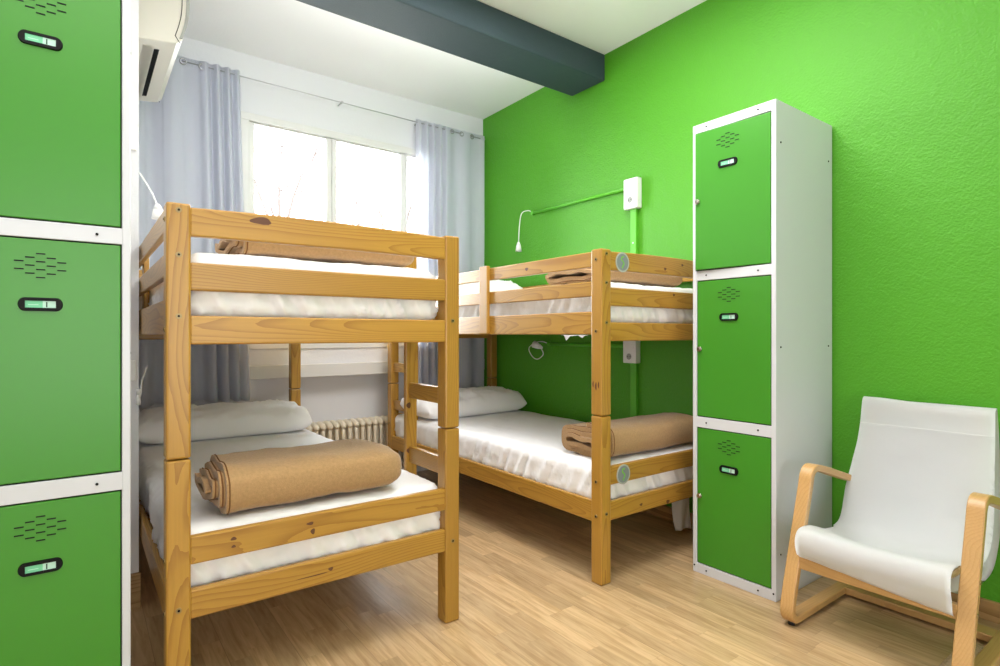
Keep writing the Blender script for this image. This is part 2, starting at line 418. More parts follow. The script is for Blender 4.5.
def bunk(label, x0, y0, L, ladder_side, ladder_end, batten_y, batten_in, knots, grp='bunk beds', WD=.936):
    """ladder_side +1: on the +X side, -1: on the -X side; ladder_end: 'front' (low Y) or 'rear'."""
    x1, y1, T, HB = x0+WD, y0+L, .06, 1.41
    t = thing('bunk_bed', label, 'bunk bed', (x0+WD/2, y0+L/2, 0), grp)
    posts = {}
    for ix, px in ((-1, x0), (1, x1-T)):
        for iy, py in ((-1, y0), (1, y1-T)):
            kn = knots.get(('post', ix, iy), ())
            lo = board('post', (px, py, 0), (px+T, py+T, .706), 'z', PINE, t, .006, [k for k in kn if k[2] < .706])
            up = board('post', (px, py, .709), (px+T, py+T, HB), 'z', PINE, t, .006, [k for k in kn if k[2] > .706])
            posts[ix, iy] = (lo, up)
            ny = Vector((0, iy, 0)); yy = py if iy < 0 else py+T; xm = px+T/2
            for z, q in (((1.39, up), (1.268, up), (1.10, up), (.297, lo)) if not (batten_in and ix > 0) else ((1.10, up), (.297, lo))):
                add_bolt(q, (xm, yy, z), ny)
            nx = Vector((ix, 0, 0)); xx = px if ix < 0 else px+T
            for z, q in ((1.366, up), (1.064, up), (.43, lo), (.285, lo)):
                add_bolt(q, (xx, py+T/2, z), nx)
    R = .024
    # head and foot panels; the top board is gently arched
    for iy in (-1, 1):
        ya = y0+.004 if iy < 0 else y1-.004-R
        for nm, z0, z1, arch in (('end_rail', 1.322, 1.402, .008), ('end_rail', 1.172, 1.250, 0), ('end_rail', 1.022, 1.102, 0), ('end_rail', .412, .490, 0), ('end_rail', .262, .342, 0)):
            kn = knots.get(('end', iy, z0), ())
            o = board(nm, (x0+T-.002, ya, z0), (x1-T+.002, ya+R, z1), 'x', PINE, t, .005, kn)
            if arch:
                bm = bmesh.new(); bm.from_mesh(o.data)
                bmesh.ops.subdivide_edges(bm, edges=[e for e in bm.edges if abs((e.verts[0].co-e.verts[1].co).x) > .3], cuts=16, use_grid_fill=True)
                hx = (x1-x0)/2-T
                for v in bm.verts: v.co.z += arch*(1-(v.co.x/hx)**2)*(1 if v.co.z > 0 else .35)
                bm.to_mesh(o.data); bm.free()
    # ladder geometry along Y
    if ladder_end == 'front': ly0, ly1 = y0+.321, y0+.343
    else: ly0, ly1 = y1-.355, y1-.333
    for ix in (-1, 1):
        xa = x0+.003 if ix < 0 else x1-.003-.02
        xb = xa+.02
        full = (y0+T-.002, y1-T+.002)
        if ix == ladder_side:
            g = (ly1-.001, full[1]) if ladder_end == 'front' else (full[0], ly0+.001)
        else: g = full
        board('side_rail', (xa, g[0], 1.337), (xb, g[1], 1.402), 'y', PINE, t, .004, knots.get(('side', ix, 'A'), ()))
        board('side_rail', (xa, g[0], 1.212), (xb, g[1], 1.276), 'y', PINE, t, .004, knots.get(('side', ix, 'B'), ()))
        board('side_rail', (xa, full[0], 1.050), (xb, full[1], 1.148), 'y', PINE, t, .004, knots.get(('side', ix, 'C'), ()))
        board('side_rail', (xa, full[0], .256), (xb, full[1], .345), 'y', PINE, t, .004, knots.get(('side', ix, 'E'), ()))
        for z in (1.052, .268):
            xi = xb if ix < 0 else xa-.022
            board('slat_ledger', (xi, full[0], z), (xi+.022, full[1], z+.028), 'y', PINE, t, .003)
        if batten_in and ix != ladder_side: ba, bb = (xb, xb+.02) if ix < 0 else (xa-.02, xa)
        else: ba, bb = (xa-.02, xa) if ix < 0 else (xb, xb+.02)
        if ix == ladder_side or batten_in:
            board('guard_batten', (ba, batten_y, 1.054), (bb, batten_y+.072, 1.414), 'z', PINE, t, .003)
    # ladder post and rungs
    xi0, xi1 = (x1-.054, x1-.003) if ladder_side > 0 else (x0+.003, x0+.054)
    board('ladder_post', (xi0, ly0, .258), (xi1, ly1, 1.405), 'z', PINE, t, .004, knots.get('ladder', ()))
    for z0, z1 in ((.790, .853), (.526, .592)):
        ra, rb = (y0+T-.004, ly0+.002) if ladder_end == 'front' else (ly1-.002, y1-T+.004)
        board('ladder_rung', (xi0+.014, ra, z0), (xi0+.036, rb, z1), 'y', PINE, t, .004)
    # slats
    for z in (1.080, .296):
        for k in range(11):
            yy = y0+.10+k*(L-.26)/10
            board('slat', (x0+.024, yy, z), (x1-.024, yy+.06, z+.012), 'x', PINE, t, .002)
    return t

F = (0, -1, 0); LFT = (-1, 0, 0)
B1X, B1Y, B1L = .186, 1.759, 1.92
B2X, B2Y, B2L = 1.742, 1.636, 2.04
kb1 = {('end', -1, 1.322): [(.430, B1Y+.004, 1.380, F, .030, .011)],
       ('end', -1, .412): [(.355, B1Y+.004, .462, F, .008, .005), (.355, B1Y+.004, .440, F, .006, .004), (.575, B1Y+.004, .462, F, .011, .005), (.583, B1Y+.004, .436, F, .007, .009)],
       ('end', -1, .262): [(.640, B1Y+.004, .305, F, .008, .006), (.585, B1Y+.004, .297, F, .05, .0018)],
       'ladder': [(1.080, B1Y+.321, .760, F, .012, .010), (1.080, B1Y+.321, .575, F, .010, .009)]}
kb2 = {('end', -1, 1.322): [(2.30, B2Y+.004, 1.372, F, .008, .006), (2.17, B2Y+.004, 1.350, F, .009, .007)],
       ('end', -1, 1.172): [(2.235, B2Y+.004, 1.235, F, .008, .006)],
       ('end', -1, .262): [(2.0, B2Y+.004, .295, F, .010, .006), (2.19, B2Y+.004, .275, F, .012, .009)],
       ('side', -1, 'A'): [(B2X+.003, 2.13, 1.368, LFT, .012, .008)],
       ('post', -1, -1): [(B2X, B2Y+.016, .838, LFT, .014, .004), (B2X, B2Y+.031, .832, LFT, .017, .005), (B2X, B2Y+.047, .840, LFT, .013, .004)]}
bed1 = bunk('pine bunk bed at the left with its foot end towards the viewer', B1X, B1Y, B1L, 1, 'front', 2.72, True, kb1)
bed2 = bunk('pine bunk bed along the green wall with two round grey stickers', B2X, B2Y, B2L, -1, 'rear', 2.437, False, kb2, WD=.918)

def sticker(z, x, bed, y):
    bm = bmesh.new()
    def disc(r, yo, mi):
        vs = [bm.verts.new((r*math.cos(2*PI*k/40), yo, r*math.sin(2*PI*k/40))) for k in range(40)]
        bm.faces.new(vs).material_index = mi
    add_cyl(bm, (0, .0015, 0), (0, 0, 0), .043, 40, 1)
    disc(.036, -.0004, 0)
    # the squiggle: a small S-like loop
    pts = bez([(.008, 0, .024), (-.004, 0, .022), (-.008, 0, .012), (.002, 0, .004), (.008, 0, -.006), (.001, 0, -.016), (-.003, 0, -.026)], 6)
    L, Rr = [], []
    for i, p in enumerate(pts):
        d = (pts[min(i+1, len(pts)-1)]-pts[max(i-1, 0)]).normalized(); s = Vector((d.z, 0, -d.x))*.0028
        L.append(bm.verts.new((p.x+s.x, -.0008, p.z+s.z))); Rr.append(bm.verts.new((p.x-s.x, -.0008, p.z-s.z)))
    for i in range(len(pts)-1):
        bm.faces.new((L[i], L[i+1], Rr[i+1], Rr[i])).material_index = 2
    o = link('round_sticker', todata(bm, 'round_sticker', recalc=False), [STICKGREY, STICKRIM, STICKGREEN], Matrix.Translation((x, y, z)), bed)
    o['label'] = 'round grey sticker with a lime green squiggle'
sticker(1.361, 1.876, bed2, B2Y+.004-.0016)
sticker(.447, 1.882, bed2, B2Y+.004-.0016)

# ------------------------------------------------------------------ bedding
def soft_box(name, lo, hi, mat, rad=.05, nx=40, ny=80, nz=8, wr=.004, seed=0, side_wr=.008, dome=.0):
    """Mattress under a tucked sheet: rounded box with sagging folds down its sides."""
    lo, hi = Vector(lo), Vector(hi); c = (lo+hi)/2; h = (hi-lo)/2
    bm = bmesh.new()
    bmesh.ops.create_cube(bm, size=2)
    def split(axis, n):
        es = [e for e in bm.edges if abs((e.verts[0].co-e.verts[1].co)[axis]) > 1.9]
        bmesh.ops.subdivide_edges(bm, edges=es, cuts=n-1, use_grid_fill=True)
    split(0, nx); split(1, ny); split(2, nz)
    for v in bm.verts:
        p = Vector((v.co.x*h.x, v.co.y*h.y, v.co.z*h.z))
        q = Vector([max(-(h[i]-rad), min(h[i]-rad, p[i])) for i in range(3)])
        d = p-q
        if d.length > 1e-6: p = q + d.normalized()*rad if d.length > rad*.999 or True and max(abs(p.x)/h.x, abs(p.y)/h.y, abs(p.z)/h.z) > .999 else p
        top = max(0, min(1, (v.co.z+.2)/1.2))
        sidex = abs(v.co.x) > .97; sidey = abs(v.co.y) > .98
        n1 = fbm(p.x*5+seed, p.y*5, p.z*3)
        if v.co.z > .9:
            p.z += wr*n1 + .0025*fbm(p.x*18+seed, p.y*4, 1.3) + dome*(1-v.co.x**2)*(1-v.co.y**2)
        s = side_wr*(1-.5*top)
        def fold(a, z, k):
            q = a*k+z*14
            r1 = 1-abs(fbm(q*.55+seed, z*1.2, 2.7)); r2 = 1-abs(fbm(q*1.3+seed*2, z*2+a, 5.1))
            return 1.1*r1**4+.8*r2**5-.55+.5*fbm(a*2.5+seed, z*3, 9)
        if sidex: p.x += math.copysign(1, v.co.x)*s*fold(p.y, p.z, 26)
        if sidey: p.y += math.copysign(1, v.co.y)*s*fold(p.x, p.z, 26)
        v.co = p
    return link(name, todata(bm, name, True), mat, Matrix.Translation(c))

def mattress(label, lo, hi, seed, dome=.006):
    o = soft_box('mattress', lo, hi, SHEET, .045, 70, 150, 10, .004, seed, .015, dome)
    return tag(o, label, 'mattress', 'white sheeted mattresses')
MZ0, MZ1, UZ0, UZ1 = .312, .502, 1.096, 1.285
mattress('white sheeted mattress on the lower bunk of the left bed under a rolled blanket', (B1X+.028, B1Y+.036, MZ0), (B1X+.936-.04, B1Y+B1L-.036, MZ1), 1.0)
mattress('white sheeted mattress on the upper bunk of the left bed', (B1X+.05, B1Y+.036, UZ0), (B1X+.936-.066, B1Y+B1L-.036, UZ1+.004), 5.0)
mattress('white sheeted mattress on the lower bunk beside the green wall', (B2X+.026, B2Y+.036, MZ0), (B2X+.918-.028, B2Y+B2L-.036, MZ1-.01), 9.0)
um2 = mattress('white sheeted mattress on the upper bunk beside the green wall', (B2X+.064, B2Y+.036, UZ0), (B2X+.918-.05, B2Y+B2L-.036, UZ1-.005), 13.0)

def pillow(label, cx, cy, z0, w, d, h, seed, rz=0, lean=0):
    n, m = 56, 34
    bm = bmesh.new()
    def pt(u, v, s):
        # u,v in -1..1; seam pinched, corners drawn in
        ex = 1-abs(u)**3.2; ey = 1-abs(v)**2.6
        tkn = (max(0, 1-abs(u)**9)**.38)*(max(0, 1-abs(v)**4.5)**.45)
        x = u*w/2*(1-.025*(v*v)); y = v*d/2*(1-.04*(u*u))
        rg = 1-abs(fbm(u*2.6+seed, v*1.7+u*1.2, s)); rg2 = 1-abs(fbm(u*5.5+v*2+seed, v*2.2-u*1.5, s+3))
        wr = (.014*fbm(u*2+seed, v*2, s) + .020*rg**3 + .008*rg2**3 - .013)*min(1, tkn*1.6)
        z = s*h/2*tkn + (wr if s > 0 else 0)
        if s < 0: z *= .75
        return Vector((x, y, z + lean*(v+1)*d/2))
    up = [[None]*(m+1) for _ in range(n+1)]; dn = [[None]*(m+1) for _ in range(n+1)]
    for i in range(n+1):
        for j in range(m+1):
            u = -math.cos(PI*i/n); v = -math.cos(PI*j/m)
            up[i][j] = bm.verts.new(pt(u, v, 1))
            dn[i][j] = up[i][j] if i in (0, n) or j in (0, m) else bm.verts.new(pt(u, v, -1))
    for i in range(n):
        for j in range(m):
            for g, fl in ((up, 0), (dn, 1)):
                q = [g[i][j], g[i+1][j], g[i+1][j+1], g[i][j+1]]
                q = list(dict.fromkeys(q))
                if len(q) < 3: continue
                f = bm.faces.new(q[::-1] if fl else q); f.smooth = True
    zmin = min(v.co.z for v in bm.verts)
    o = link('pillow', todata(bm, 'pillow', True), PILLOWM, Matrix.Translation((cx, cy, z0-zmin)) @ Matrix.Rotation(rz, 4, 'Z'))
    return tag(o, label, 'pillow', 'white pillows')
pillow('plump white pillow at the head of the left lower bunk', .635, 3.36, MZ1+.004, .85, .38, .165, 1, math.radians(-2), .06)
pillow('white pillow on the lower bunk beside the green wall', 2.17, 3.33, MZ1-.006, .84, .40, .175, 6, math.radians(2), .06)
pillow('white pillow on the upper bunk beside the green wall', 2.17, 3.33, UZ1+.004, .82, .40, .16, 11)

def roll_blanket(label, x0, x1, yc, z0, depth, height, turns, stagger, seed, fold_front=True, wavy=.0, right_round=.06, layers_gap=.0):
    """A folded and rolled fleece: one long strip wound into a flattened spiral, its edges showing at the left end."""
    bm = bmesh.new()
    th = height/(2*turns+1)*1.04
    ns = 44
    total = int(turns*ns)
    prof = []
    for i in range(total+1):
        a = 2*PI*i/ns                          # angle along the spiral from the inside out
        k = i/ns                               # turn number
        rh = th*.5+(height/2-th)*k/turns
        rd = depth/2-th*.5-(turns-k)*th*1.02
        sgn = -1 if fold_front else 1
        ca, sa = math.cos(a), math.sin(a)
        e = .52
        y = sgn*rd*math.copysign(abs(ca)**e, ca); z = rh*math.copysign(abs(sa)**e, sa)
        prof.append((y, z, k))
    nx = 46
    def ring(u, side):
        out = []
        for (y, z, k) in prof:
            xl = x0 - stagger*(turns-k) + wavy*math.sin(k*7+seed)*.5
            xr = x1 - .012*(turns-k)
            x = xl+(xr-xl)*u
            # offset along the profile normal for thickness
            ry = abs(y)+1e-4
            n = Vector((y/(depth/2)**2, z/(height/2)**2, 0)); n.normalize()
            yy = y+n.x*th*.5*side; zz = z+n.y*th*.5*side
            rr = 1.0
            if right_round and x > x1-right_round:
                q = (x-(x1-right_round))/right_round; q = min(1, max(0, q))
                rr = math.sqrt(max(.0, 1-q*q))*.55+.45
            sw = 1+.03*fbm(x*4+seed, k*.2, 3)
            zz2 = zz*rr*sw + .006*fbm(x*7+seed, yy*9, 1.7)
            if wavy: zz2 += wavy*math.exp(-(u*9)**2)*math.sin(yy*40+k*5+seed)
            out.append(bm.verts.new((x, yc+yy*(.6+.4*rr)*(1+.02*fbm(x*3, seed, 0)), z0+height/2+zz2)))
        return out
    us = [0, .006, .014]+[.014+(1-.014)*i/nx for i in range(1, nx+1)]
    O = [ring(u, 1) for u in us]; I = [ring(u, -1) for u in us]
    grid_faces(bm, O); grid_faces(bm, I)
    m = len(prof)
    for g0, g1 in ((O[0], I[0]), (O[-1], I[-1])):
        for j in range(m-1):
            f = bm.faces.new((g0[j], g0[j+1], g1[j+1], g1[j]))
            f.material_index = 0
    for j in (0, m-1):
        for i in range(len(us)-1):
            bm.faces.new((O[i][j], O[i+1][j], I[i+1][j], I[i][j])).smooth = True
    # close the rounded right end by filling the turns with a puffed cap
    cap = O[-1][-ns-1:]
    c = Vector((0, 0, 0))
    for v in cap: c += v.co
    c /= len(cap); c.x += .016
    mid = [bm.verts.new(v.co*.5+c*.5+Vector((.008, 0, 0))) for v in cap]; cv = bm.verts.new(c)
    for j in range(len(cap)-1):
        bm.faces.new((cap[j], cap[j+1], mid[j+1], mid[j])).smooth = True
        bm.faces.new((mid[j], mid[j+1], cv)).smooth = True
    # stitched hem line round the outer turn near the left end
    lo = min(v.co.z for v in bm.verts)
    for v in bm.verts: v.co.z += z0-lo
    base = Vector(((x0+x1)/2, yc, z0))
    hb = bmesh.new()
    for kk in range(0, max(1, int(turns))):
        s0 = m-1-ns*(kk+1); s1 = m-1-ns*kk
        if s0 < 0: break
        pts = [(O[2][j].co + (O[2][j].co-I[2][j].co).normalized()*.0006 - base) for j in range(s0, s1+1)]
        add_tube(hb, pts, .0022, 5)
    for v in bm.verts: v.co -= base
    o = link('blanket', todata(bm, 'blanket'), TAN, Matrix.Translation(base))
    link('hem_stitching', todata(hb, 'hem_stitching'), HEM, Matrix.Translation(base), o)['label'] = 'dark brown hem line'
    return tag(o, label, 'blanket', 'tan fleece blankets')
roll_blanket('rolled tan blanket on the lower bunk of the left bed, layered end leftmost', .355, .92, 1.945, MZ1-.007, .345, .165, 3.75, .017, 1, True, .006, .09)
roll_blanket('folded tan blanket on the lower bunk beside the green wall', 1.86, 2.55, 1.84, MZ1-.010, .34, .152, 3.25, .016, 4, True, .004, .07)
roll_blanket('tan blanket on the upper bunk of the left bed', .42, 1.015, 2.02, UZ1+.008, .30, .10, 2.6, .022, 7, True, .008, .05)
roll_blanket('tan blanket on the upper bunk beside the green wall', 1.93, 2.50, 1.97, UZ1+.006, .44, .10, 2.4, .022, 9, True, .006, .05)

# the loose strip of sheet hanging under the wall-side bunk
def hanging_sheet():
    bm = bmesh.new(); g = []
    for i in range(15):
        v = i/14; row = []
        for j in range(10):
            u = j/9
            x = 2.35+.055*v+(.155-.03*v)*u; y = 1.735+.010*math.sin(u*7+v*3)+.02*v
            row.append(bm.verts.new((x, y, .262-.20*v-.012*u*(v))))
        g.append(row)
    grid_faces(bm, g)
    r = bmesh.ops.solidify(bm, geom=bm.faces[:], thickness=.004)
    return tag(link('loose_sheet', todata(bm, 'loose_sheet', True), SHEET), 'loose white strip of sheet hanging under the wall-side bunk', 'sheet')
hanging_sheet()
# torn lining under the upper mattress of the wall-side bunk
tb = bmesh.new()
ys = [1.715, 1.735, 1.75, 1.775, 1.80, 1.825, 1.85, 1.865, 1.885]
zs = [1.0475, 1.045, 1.034, 1.0465, 1.045, 1.043, 1.022, 1.0465, 1.0475]
top = [tb.verts.new((B2X+.026, y, 1.115)) for y in ys]; bot = [tb.verts.new((B2X+.002+.0, y, z)) for y, z in zip(ys, zs)]
midv = [tb.verts.new((B2X+.004, y, 1.048)) for y in ys]
for i in range(len(ys)-1):
    tb.faces.new((midv[i], midv[i+1], bot[i+1], bot[i]))
for v in top: tb.verts.remove(v)
bmesh.ops.solidify(tb, geom=tb.faces[:], thickness=.002)
link('torn_lining', todata(tb, 'torn_lining'), SHEET, None, um2)['label'] = 'ragged white lining edge'

# ------------------------------------------------------------------ lockers
def locker(label, origin, ux, uy, wdt, dep, ajar=0):
    """origin: front bottom-left corner as seen from the front; ux: along the front; uy: inwards."""
    ux, uy = Vector(ux), Vector(uy); Z = Vector((0, 0, 1)); H = 1.975
    B = Matrix((ux, uy, Z)).transposed().to_4x4(); B.translation = Vector(origin)
    t = bpy.data.objects.new('metal_locker', None); COL.objects.link(t); t.matrix_basis = B; W[t.name] = B
    tag(t, label, 'locker', 'three door green lockers')
    f = .0195
    bars = [(0, .042), (.642, .688), (1.287, 1.329), (1.935, H)]
    bm = bmesh.new()
    th = .012
    add_box(bm, (0, 0, 0), (f, dep, H), 0, .003)
    add_box(bm, (wdt-f, 0, 0), (wdt, dep, H), 0, .003)
    add_box(bm, (f, dep-th, 0), (wdt-f, dep, H))
    for a, b in bars: add_box(bm, (f-.002, 0.001, a), (wdt-f+.002, .03, b), 0, .0015)
    add_box(bm, (f-.002, .03, H-th), (wdt-f+.002, dep-.002, H-.001))
    for a, b in bars[:3]: add_box(bm, (f, .03, b-th), (wdt-f, dep-th, b-.002))
    link('carcass', todata(bm, 'carcass'), LOCKWHITE, B, t)
    def riv(x, z, side=False):
        b2 = bmesh.new()
        if side: add_cyl(b2, (0, 0, 0), (.0025, 0, 0), .0035, 10)
        else: add_cyl(b2, (0, 0, 0), (0, -.0022, 0), .0035, 10)
        M = B @ Matrix.Translation((wdt if side else x, x if side else 0, z))
        link('rivet', todata(b2, 'rivet'), BLACKP, M, t)
    for a, b in bars:
        z = (a+b)/2
        riv(.068, z); riv(wdt-.073, z)
    riv(wdt-.010, .03); riv(.009, .03)
    for z in (.18, 1.0, 1.81):
        riv(.035, z, True); riv(dep-.04, z, True)
    for (a0, a), (b, b1) in zip(bars, bars[1:]):
        z0, z1 = a+.004, b-.004
        M = B @ Matrix.Translation((f+.003, 0, z0))
        w, h = wdt-2*f-.006, z1-z0
        if ajar and b > 1.9: M = M @ Matrix.Translation((w, 0, 0)) @ Matrix.Rotation(math.radians(ajar), 4, 'Z') @ Matrix.Translation((-w, 0, 0))
        bm = bmesh.new()
        add_box(bm, (0, .002, 0), (w, .018, h), 0, .002)
        # a dark reveal behind the door edge
        add_box(bm, (-.003, .010, -.004), (w+.003, .022, h+.004), 1)
        d = link('locker_door', todata(bm, 'locker_door'), [LOCKGREEN, SLOTDARK], M, t)
        # vent slots: brick pattern 3-2-3... in a lozenge, as on the photographed doors
        cx, zc = .1505, h-.064
        bs = bmesh.new()
        for (r, cols) in ((1.5, (0,)), (1, (-1, 1)), (.5, (-2, 0, 2)), (0, (-1, 1)), (-.5, (-2, 0, 2)), (-1, (-1, 1)), (-1.5, (0,))):
            for c in cols:
                x = cx+c*.0205; z = zc+r*.0195
                add_box(bs, (x-.0090, .0006, z-.0015), (x+.0090, .0032, z+.0015))
        link('vent_slots', todata(bs, 'vent_slots'), SLOTDARK, M, d)
        # name card holder
        hz = h-.159; hx = cx
        bh = bmesh.new()
        n = 10; prof = []
        for s in (1, -1):
            for k in range(n+1):
                aa = -PI/2+PI*k/n
                prof.append((s*(.029+.0125*math.cos(aa)), s*.0155*math.sin(aa)))
        outer = [bh.verts.new((hx+x, -.0035, hz+z)) for x, z in prof]; back = [bh.verts.new((hx+x*1.05, .0025, hz+z*1.08)) for x, z in prof]
        inner = [bh.verts.new((hx+(-.0295 if x < 0 else .0295), -.0035, hz+max(-.0085, min(.0085, z)))) for x, z in prof]
        inn2 = [bh.verts.new((v.co.x, .001, v.co.z)) for v in inner]
        m = len(prof)
        for k in range(m):
            for a, b in ((back, outer), (outer, inner), (inner, inn2)):
                q = [a[k], a[(k+1) % m], b[(k+1) % m], b[k]]
                if (q[2].co-q[3].co).length < 1e-6: q = q[:3]
                try: bh.faces.new(q)
                except ValueError: pass
        bmesh.ops.remove_doubles(bh, verts=bh.verts[:], dist=1e-5)
        link('card_holder', todata(bh, 'card_holder'), BLACKP, M, d)
        bc = bmesh.new()
        add_box(bc, (hx-.0295, -.0012, hz-.0085), (hx+.004, .0015, hz+.0085), 0)
        add_box(bc, (hx+.004, -.0012, hz-.0085), (hx+.0295, .0015, hz+.0085), 1)
        add_box(bc, (hx+.0105, -.0018, hz-.007), (hx+.0130, -.0010, hz+.006), 2)
        add_box(bc, (hx-.024, -.0016, hz-.002), (hx-.004, -.0010, hz-.0005), 1)
        link('name_card', todata(bc, 'name_card'), [CARD, CARDW, INK], M, d)
        bl = bmesh.new(); lz = h*.498
        add_cyl(bl, (.012, .002, lz), (.012, -.004, lz), .011, 20)
        add_cyl(bl, (.012, -.004, lz), (.012, -.010, lz), .008, 20)
        add_box(bl, (.0112, -.0104, lz-.005), (.0128, -.0098, lz+.005), 1)
        link('lock', todata(bl, 'lock'), [CHROME, BLACKP], M, d)
    return t
locker('tall white locker with green doors against the green wall beside the armchair', (2.188, 1.506, 0), (0, -1, 0), (1, 0, 0), .375, .488, 3.0)
locker('tall green locker in the left foreground cut off by the frame', (.108-.3585, 1.785, 0), (1, 0, 0), (0, 1, 0), .3585, .488)

# ------------------------------------------------------------------ armchair
def armchair():
    xo = 2.33; yo = .76
    t = thing('armchair', 'bentwood armchair with white canvas sling against the green wall', 'armchair', (xo, yo, 0))
    YL0, YL1, YR0, YR1 = .990, 1.036, .490, .536
    # bent side frame in XZ: arm, front leg, floor runner, drawn as one laminated ribbon
    path = bez([(2.545, 0, .458), (2.43, 0, .492), (2.30, 0, .530), (2.225, 0, .546), (2.190, 0, .528), (2.172, 0, .475), (2.126, 0, .335), (2.078, 0, .190), (2.050, 0, .100), (2.042, 0, .055), (2.060, 0, .028), (2.10, 0, .022), (2.30, 0, .023), (2.56, 0, .024)], 7)
    def frame(y0, y1):
        th = .013
        bm = bmesh.new(); g = []
        for i, p in enumerate(path):
            d = (path[min(i+1, len(path)-1)]-path[max(i-1, 0)]).normalized(); n = Vector((d.z, 0, -d.x))
            a, b = p+n*th, p-n*th
            c = .003
            g.append([bm.verts.new(q) for q in ((a.x, y0+c, a.z), (a.x, y1-c, a.z), (a.x-n.x*c, y1, a.z-n.z*c), (b.x+n.x*c, y1, b.z+n.z*c), (b.x, y1-c, b.z), (b.x, y0+c, b.z), (b.x+n.x*c, y0, b.z+n.z*c), (a.x-n.x*c, y0, a.z-n.z*c))])
        for i in range(len(g)-1):
            for k in range(8):
                bm.faces.new((g[i][k], g[i][(k+1) % 8], g[i+1][(k+1) % 8], g[i+1][k]))
        bm.faces.new(g[0]); bm.faces.new(g[-1][::-1])
        o = link('side_frame', todata(bm, 'side_frame'), BEECH, None, t)
        b2 = bmesh.new(); ym = (y0+y1)/2
        add_cyl(b2, (2.070, ym, 0), (2.070, ym, .013), .012, 16); 
        link('rubber_foot', todata(b2, 'rubber_foot'), RUBBER, None, o)
        b3 = bmesh.new(); add_cyl(b3, (2.54, ym, 0), (2.54, ym, .012), .012, 16)
        link('rubber_foot', todata(b3, 'rubber_foot'), RUBBER, None, o)
        for z in (.232, .322):
            q = bmesh.new(); xx = 2.092+(z-.232)*.33
            s = -1 if y0 < .7 else 1
            yf = y0 if s < 0 else y1
            add_cyl(q, (xx, yf-s*.002, z), (xx, yf+s*.003, z), .007, 14)
            link('bolt', todata(q, 'bolt'), BRASS, None, o)
    frame(YL0, YL1); frame(YR0, YR1)
    board('front_rail', (2.080, YR1-.002, .206), (2.104, YL0+.002, .250), 'y', BEECH, t, .003)
    board('rear_stretcher', (2.46, YR1-.002, .010), (2.53, YL0+.002, .036), 'y', BEECH, t, .003)
    # seat frame: two bent bars from the front rail to the top of the back, inside the sling
    bar = bez([(2.095, 0, .300), (2.20, 0, .278), (2.36, 0, .262), (2.47, 0, .300), (2.535, 0, .42), (2.585, 0, .58), (2.614, 0, .752)], 6)
    for y in (.60, .945):
        bm = bmesh.new(); add_tube(bm, [(p.x, y, p.z) for p in bar], .009, 8)
        link('seat_bar', todata(bm, 'seat_bar'), BEECH, None, t)
    for (x, z) in ((2.090, .310), (2.621, .762)):
        bm = bmesh.new(); add_cyl(bm, (x, .575, z), (x, .965, z), .008, 14)
        link('cross_bar', todata(bm, 'cross_bar'), BEECH, None, t)
    # the sling: front face from below the front rail, over the roll, down the seat, up the back, over the top and down behind
    front = [(2.092, .236), (2.066, .250), (2.044, .292), (2.046, .336), (2.076, .356), (2.15, .348), (2.26, .318), (2.35, .304), (2.42, .318), (2.465, .365), (2.50, .44), (2.545, .57), (2.585, .69), (2.602, .768), (2.618, .786), (2.632, .776)]
    back = [(2.636, .70), (2.626, .60), (2.60, .46), (2.56, .36), (2.50, .265), (2.40, .240), (2.26, .250), (2.15, .268), (2.112, .272)]
    prof = bez([(x, 0, z) for x, z in front+back], 5)
    ny = 26
    bm = bmesh.new(); g = []
    for j in range(ny+1):
        v = j/ny; row = []
        for i, p in enumerate(prof):
            s = i/len(prof)
            # a little wider at the seat than at the top, sagging mid-width
            top = max(0, min(1, (p.z-.35)/.42)) if p.x > 2.4 else 0
            fl = math.exp(-((p.z-.42)/.13)**2) if p.x > 2.36 else 0
            w0, w1 = .540+.020*top-.004*fl, .988-.004*top+.018*fl
            y = w0+(w1-w0)*v
            sag = 4*v*(1-v)
            x, z = p.x, p.z
            if s < .60:
                z -= .030*sag*math.exp(-((x-2.27)/.15)**2)*(1-top)
                x += .030*sag*max(0, 1-abs(z-.55)/.25)
                z += .004*fbm(x*9, y*6, 1.1); x += .004*fbm(z*10, y*7, 5.1)
                if z > .76: z -= .006*math.sin(v*PI*1.4)+(.004*(1-v))
            if i < 7: z -= .028*(1-v)**1.5 - .01*v
            row.append(bm.verts.new((x, y, z)))
        g.append(row)
    grid_faces(bm, g)
    bmesh.ops.solidify(bm, geom=bm.faces[:], thickness=-.003)
    o = link('canvas_sling', todata(bm, 'canvas_sling', True), CANVAS, None, t)
    o['label'] = 'white canvas sling cover'
    # hem seam across the back
    b4 = bmesh.new(); pts = []
    for k in range(25):
        v = k/24; y = .556+(.976-.556)*v
        pts.append((2.5695+.010*4*v*(1-v), y, .690))
    add_tube(b4, pts, .0011, 5)
    link('seam', todata(b4, 'seam'), CANVAS, None, o)
armchair()

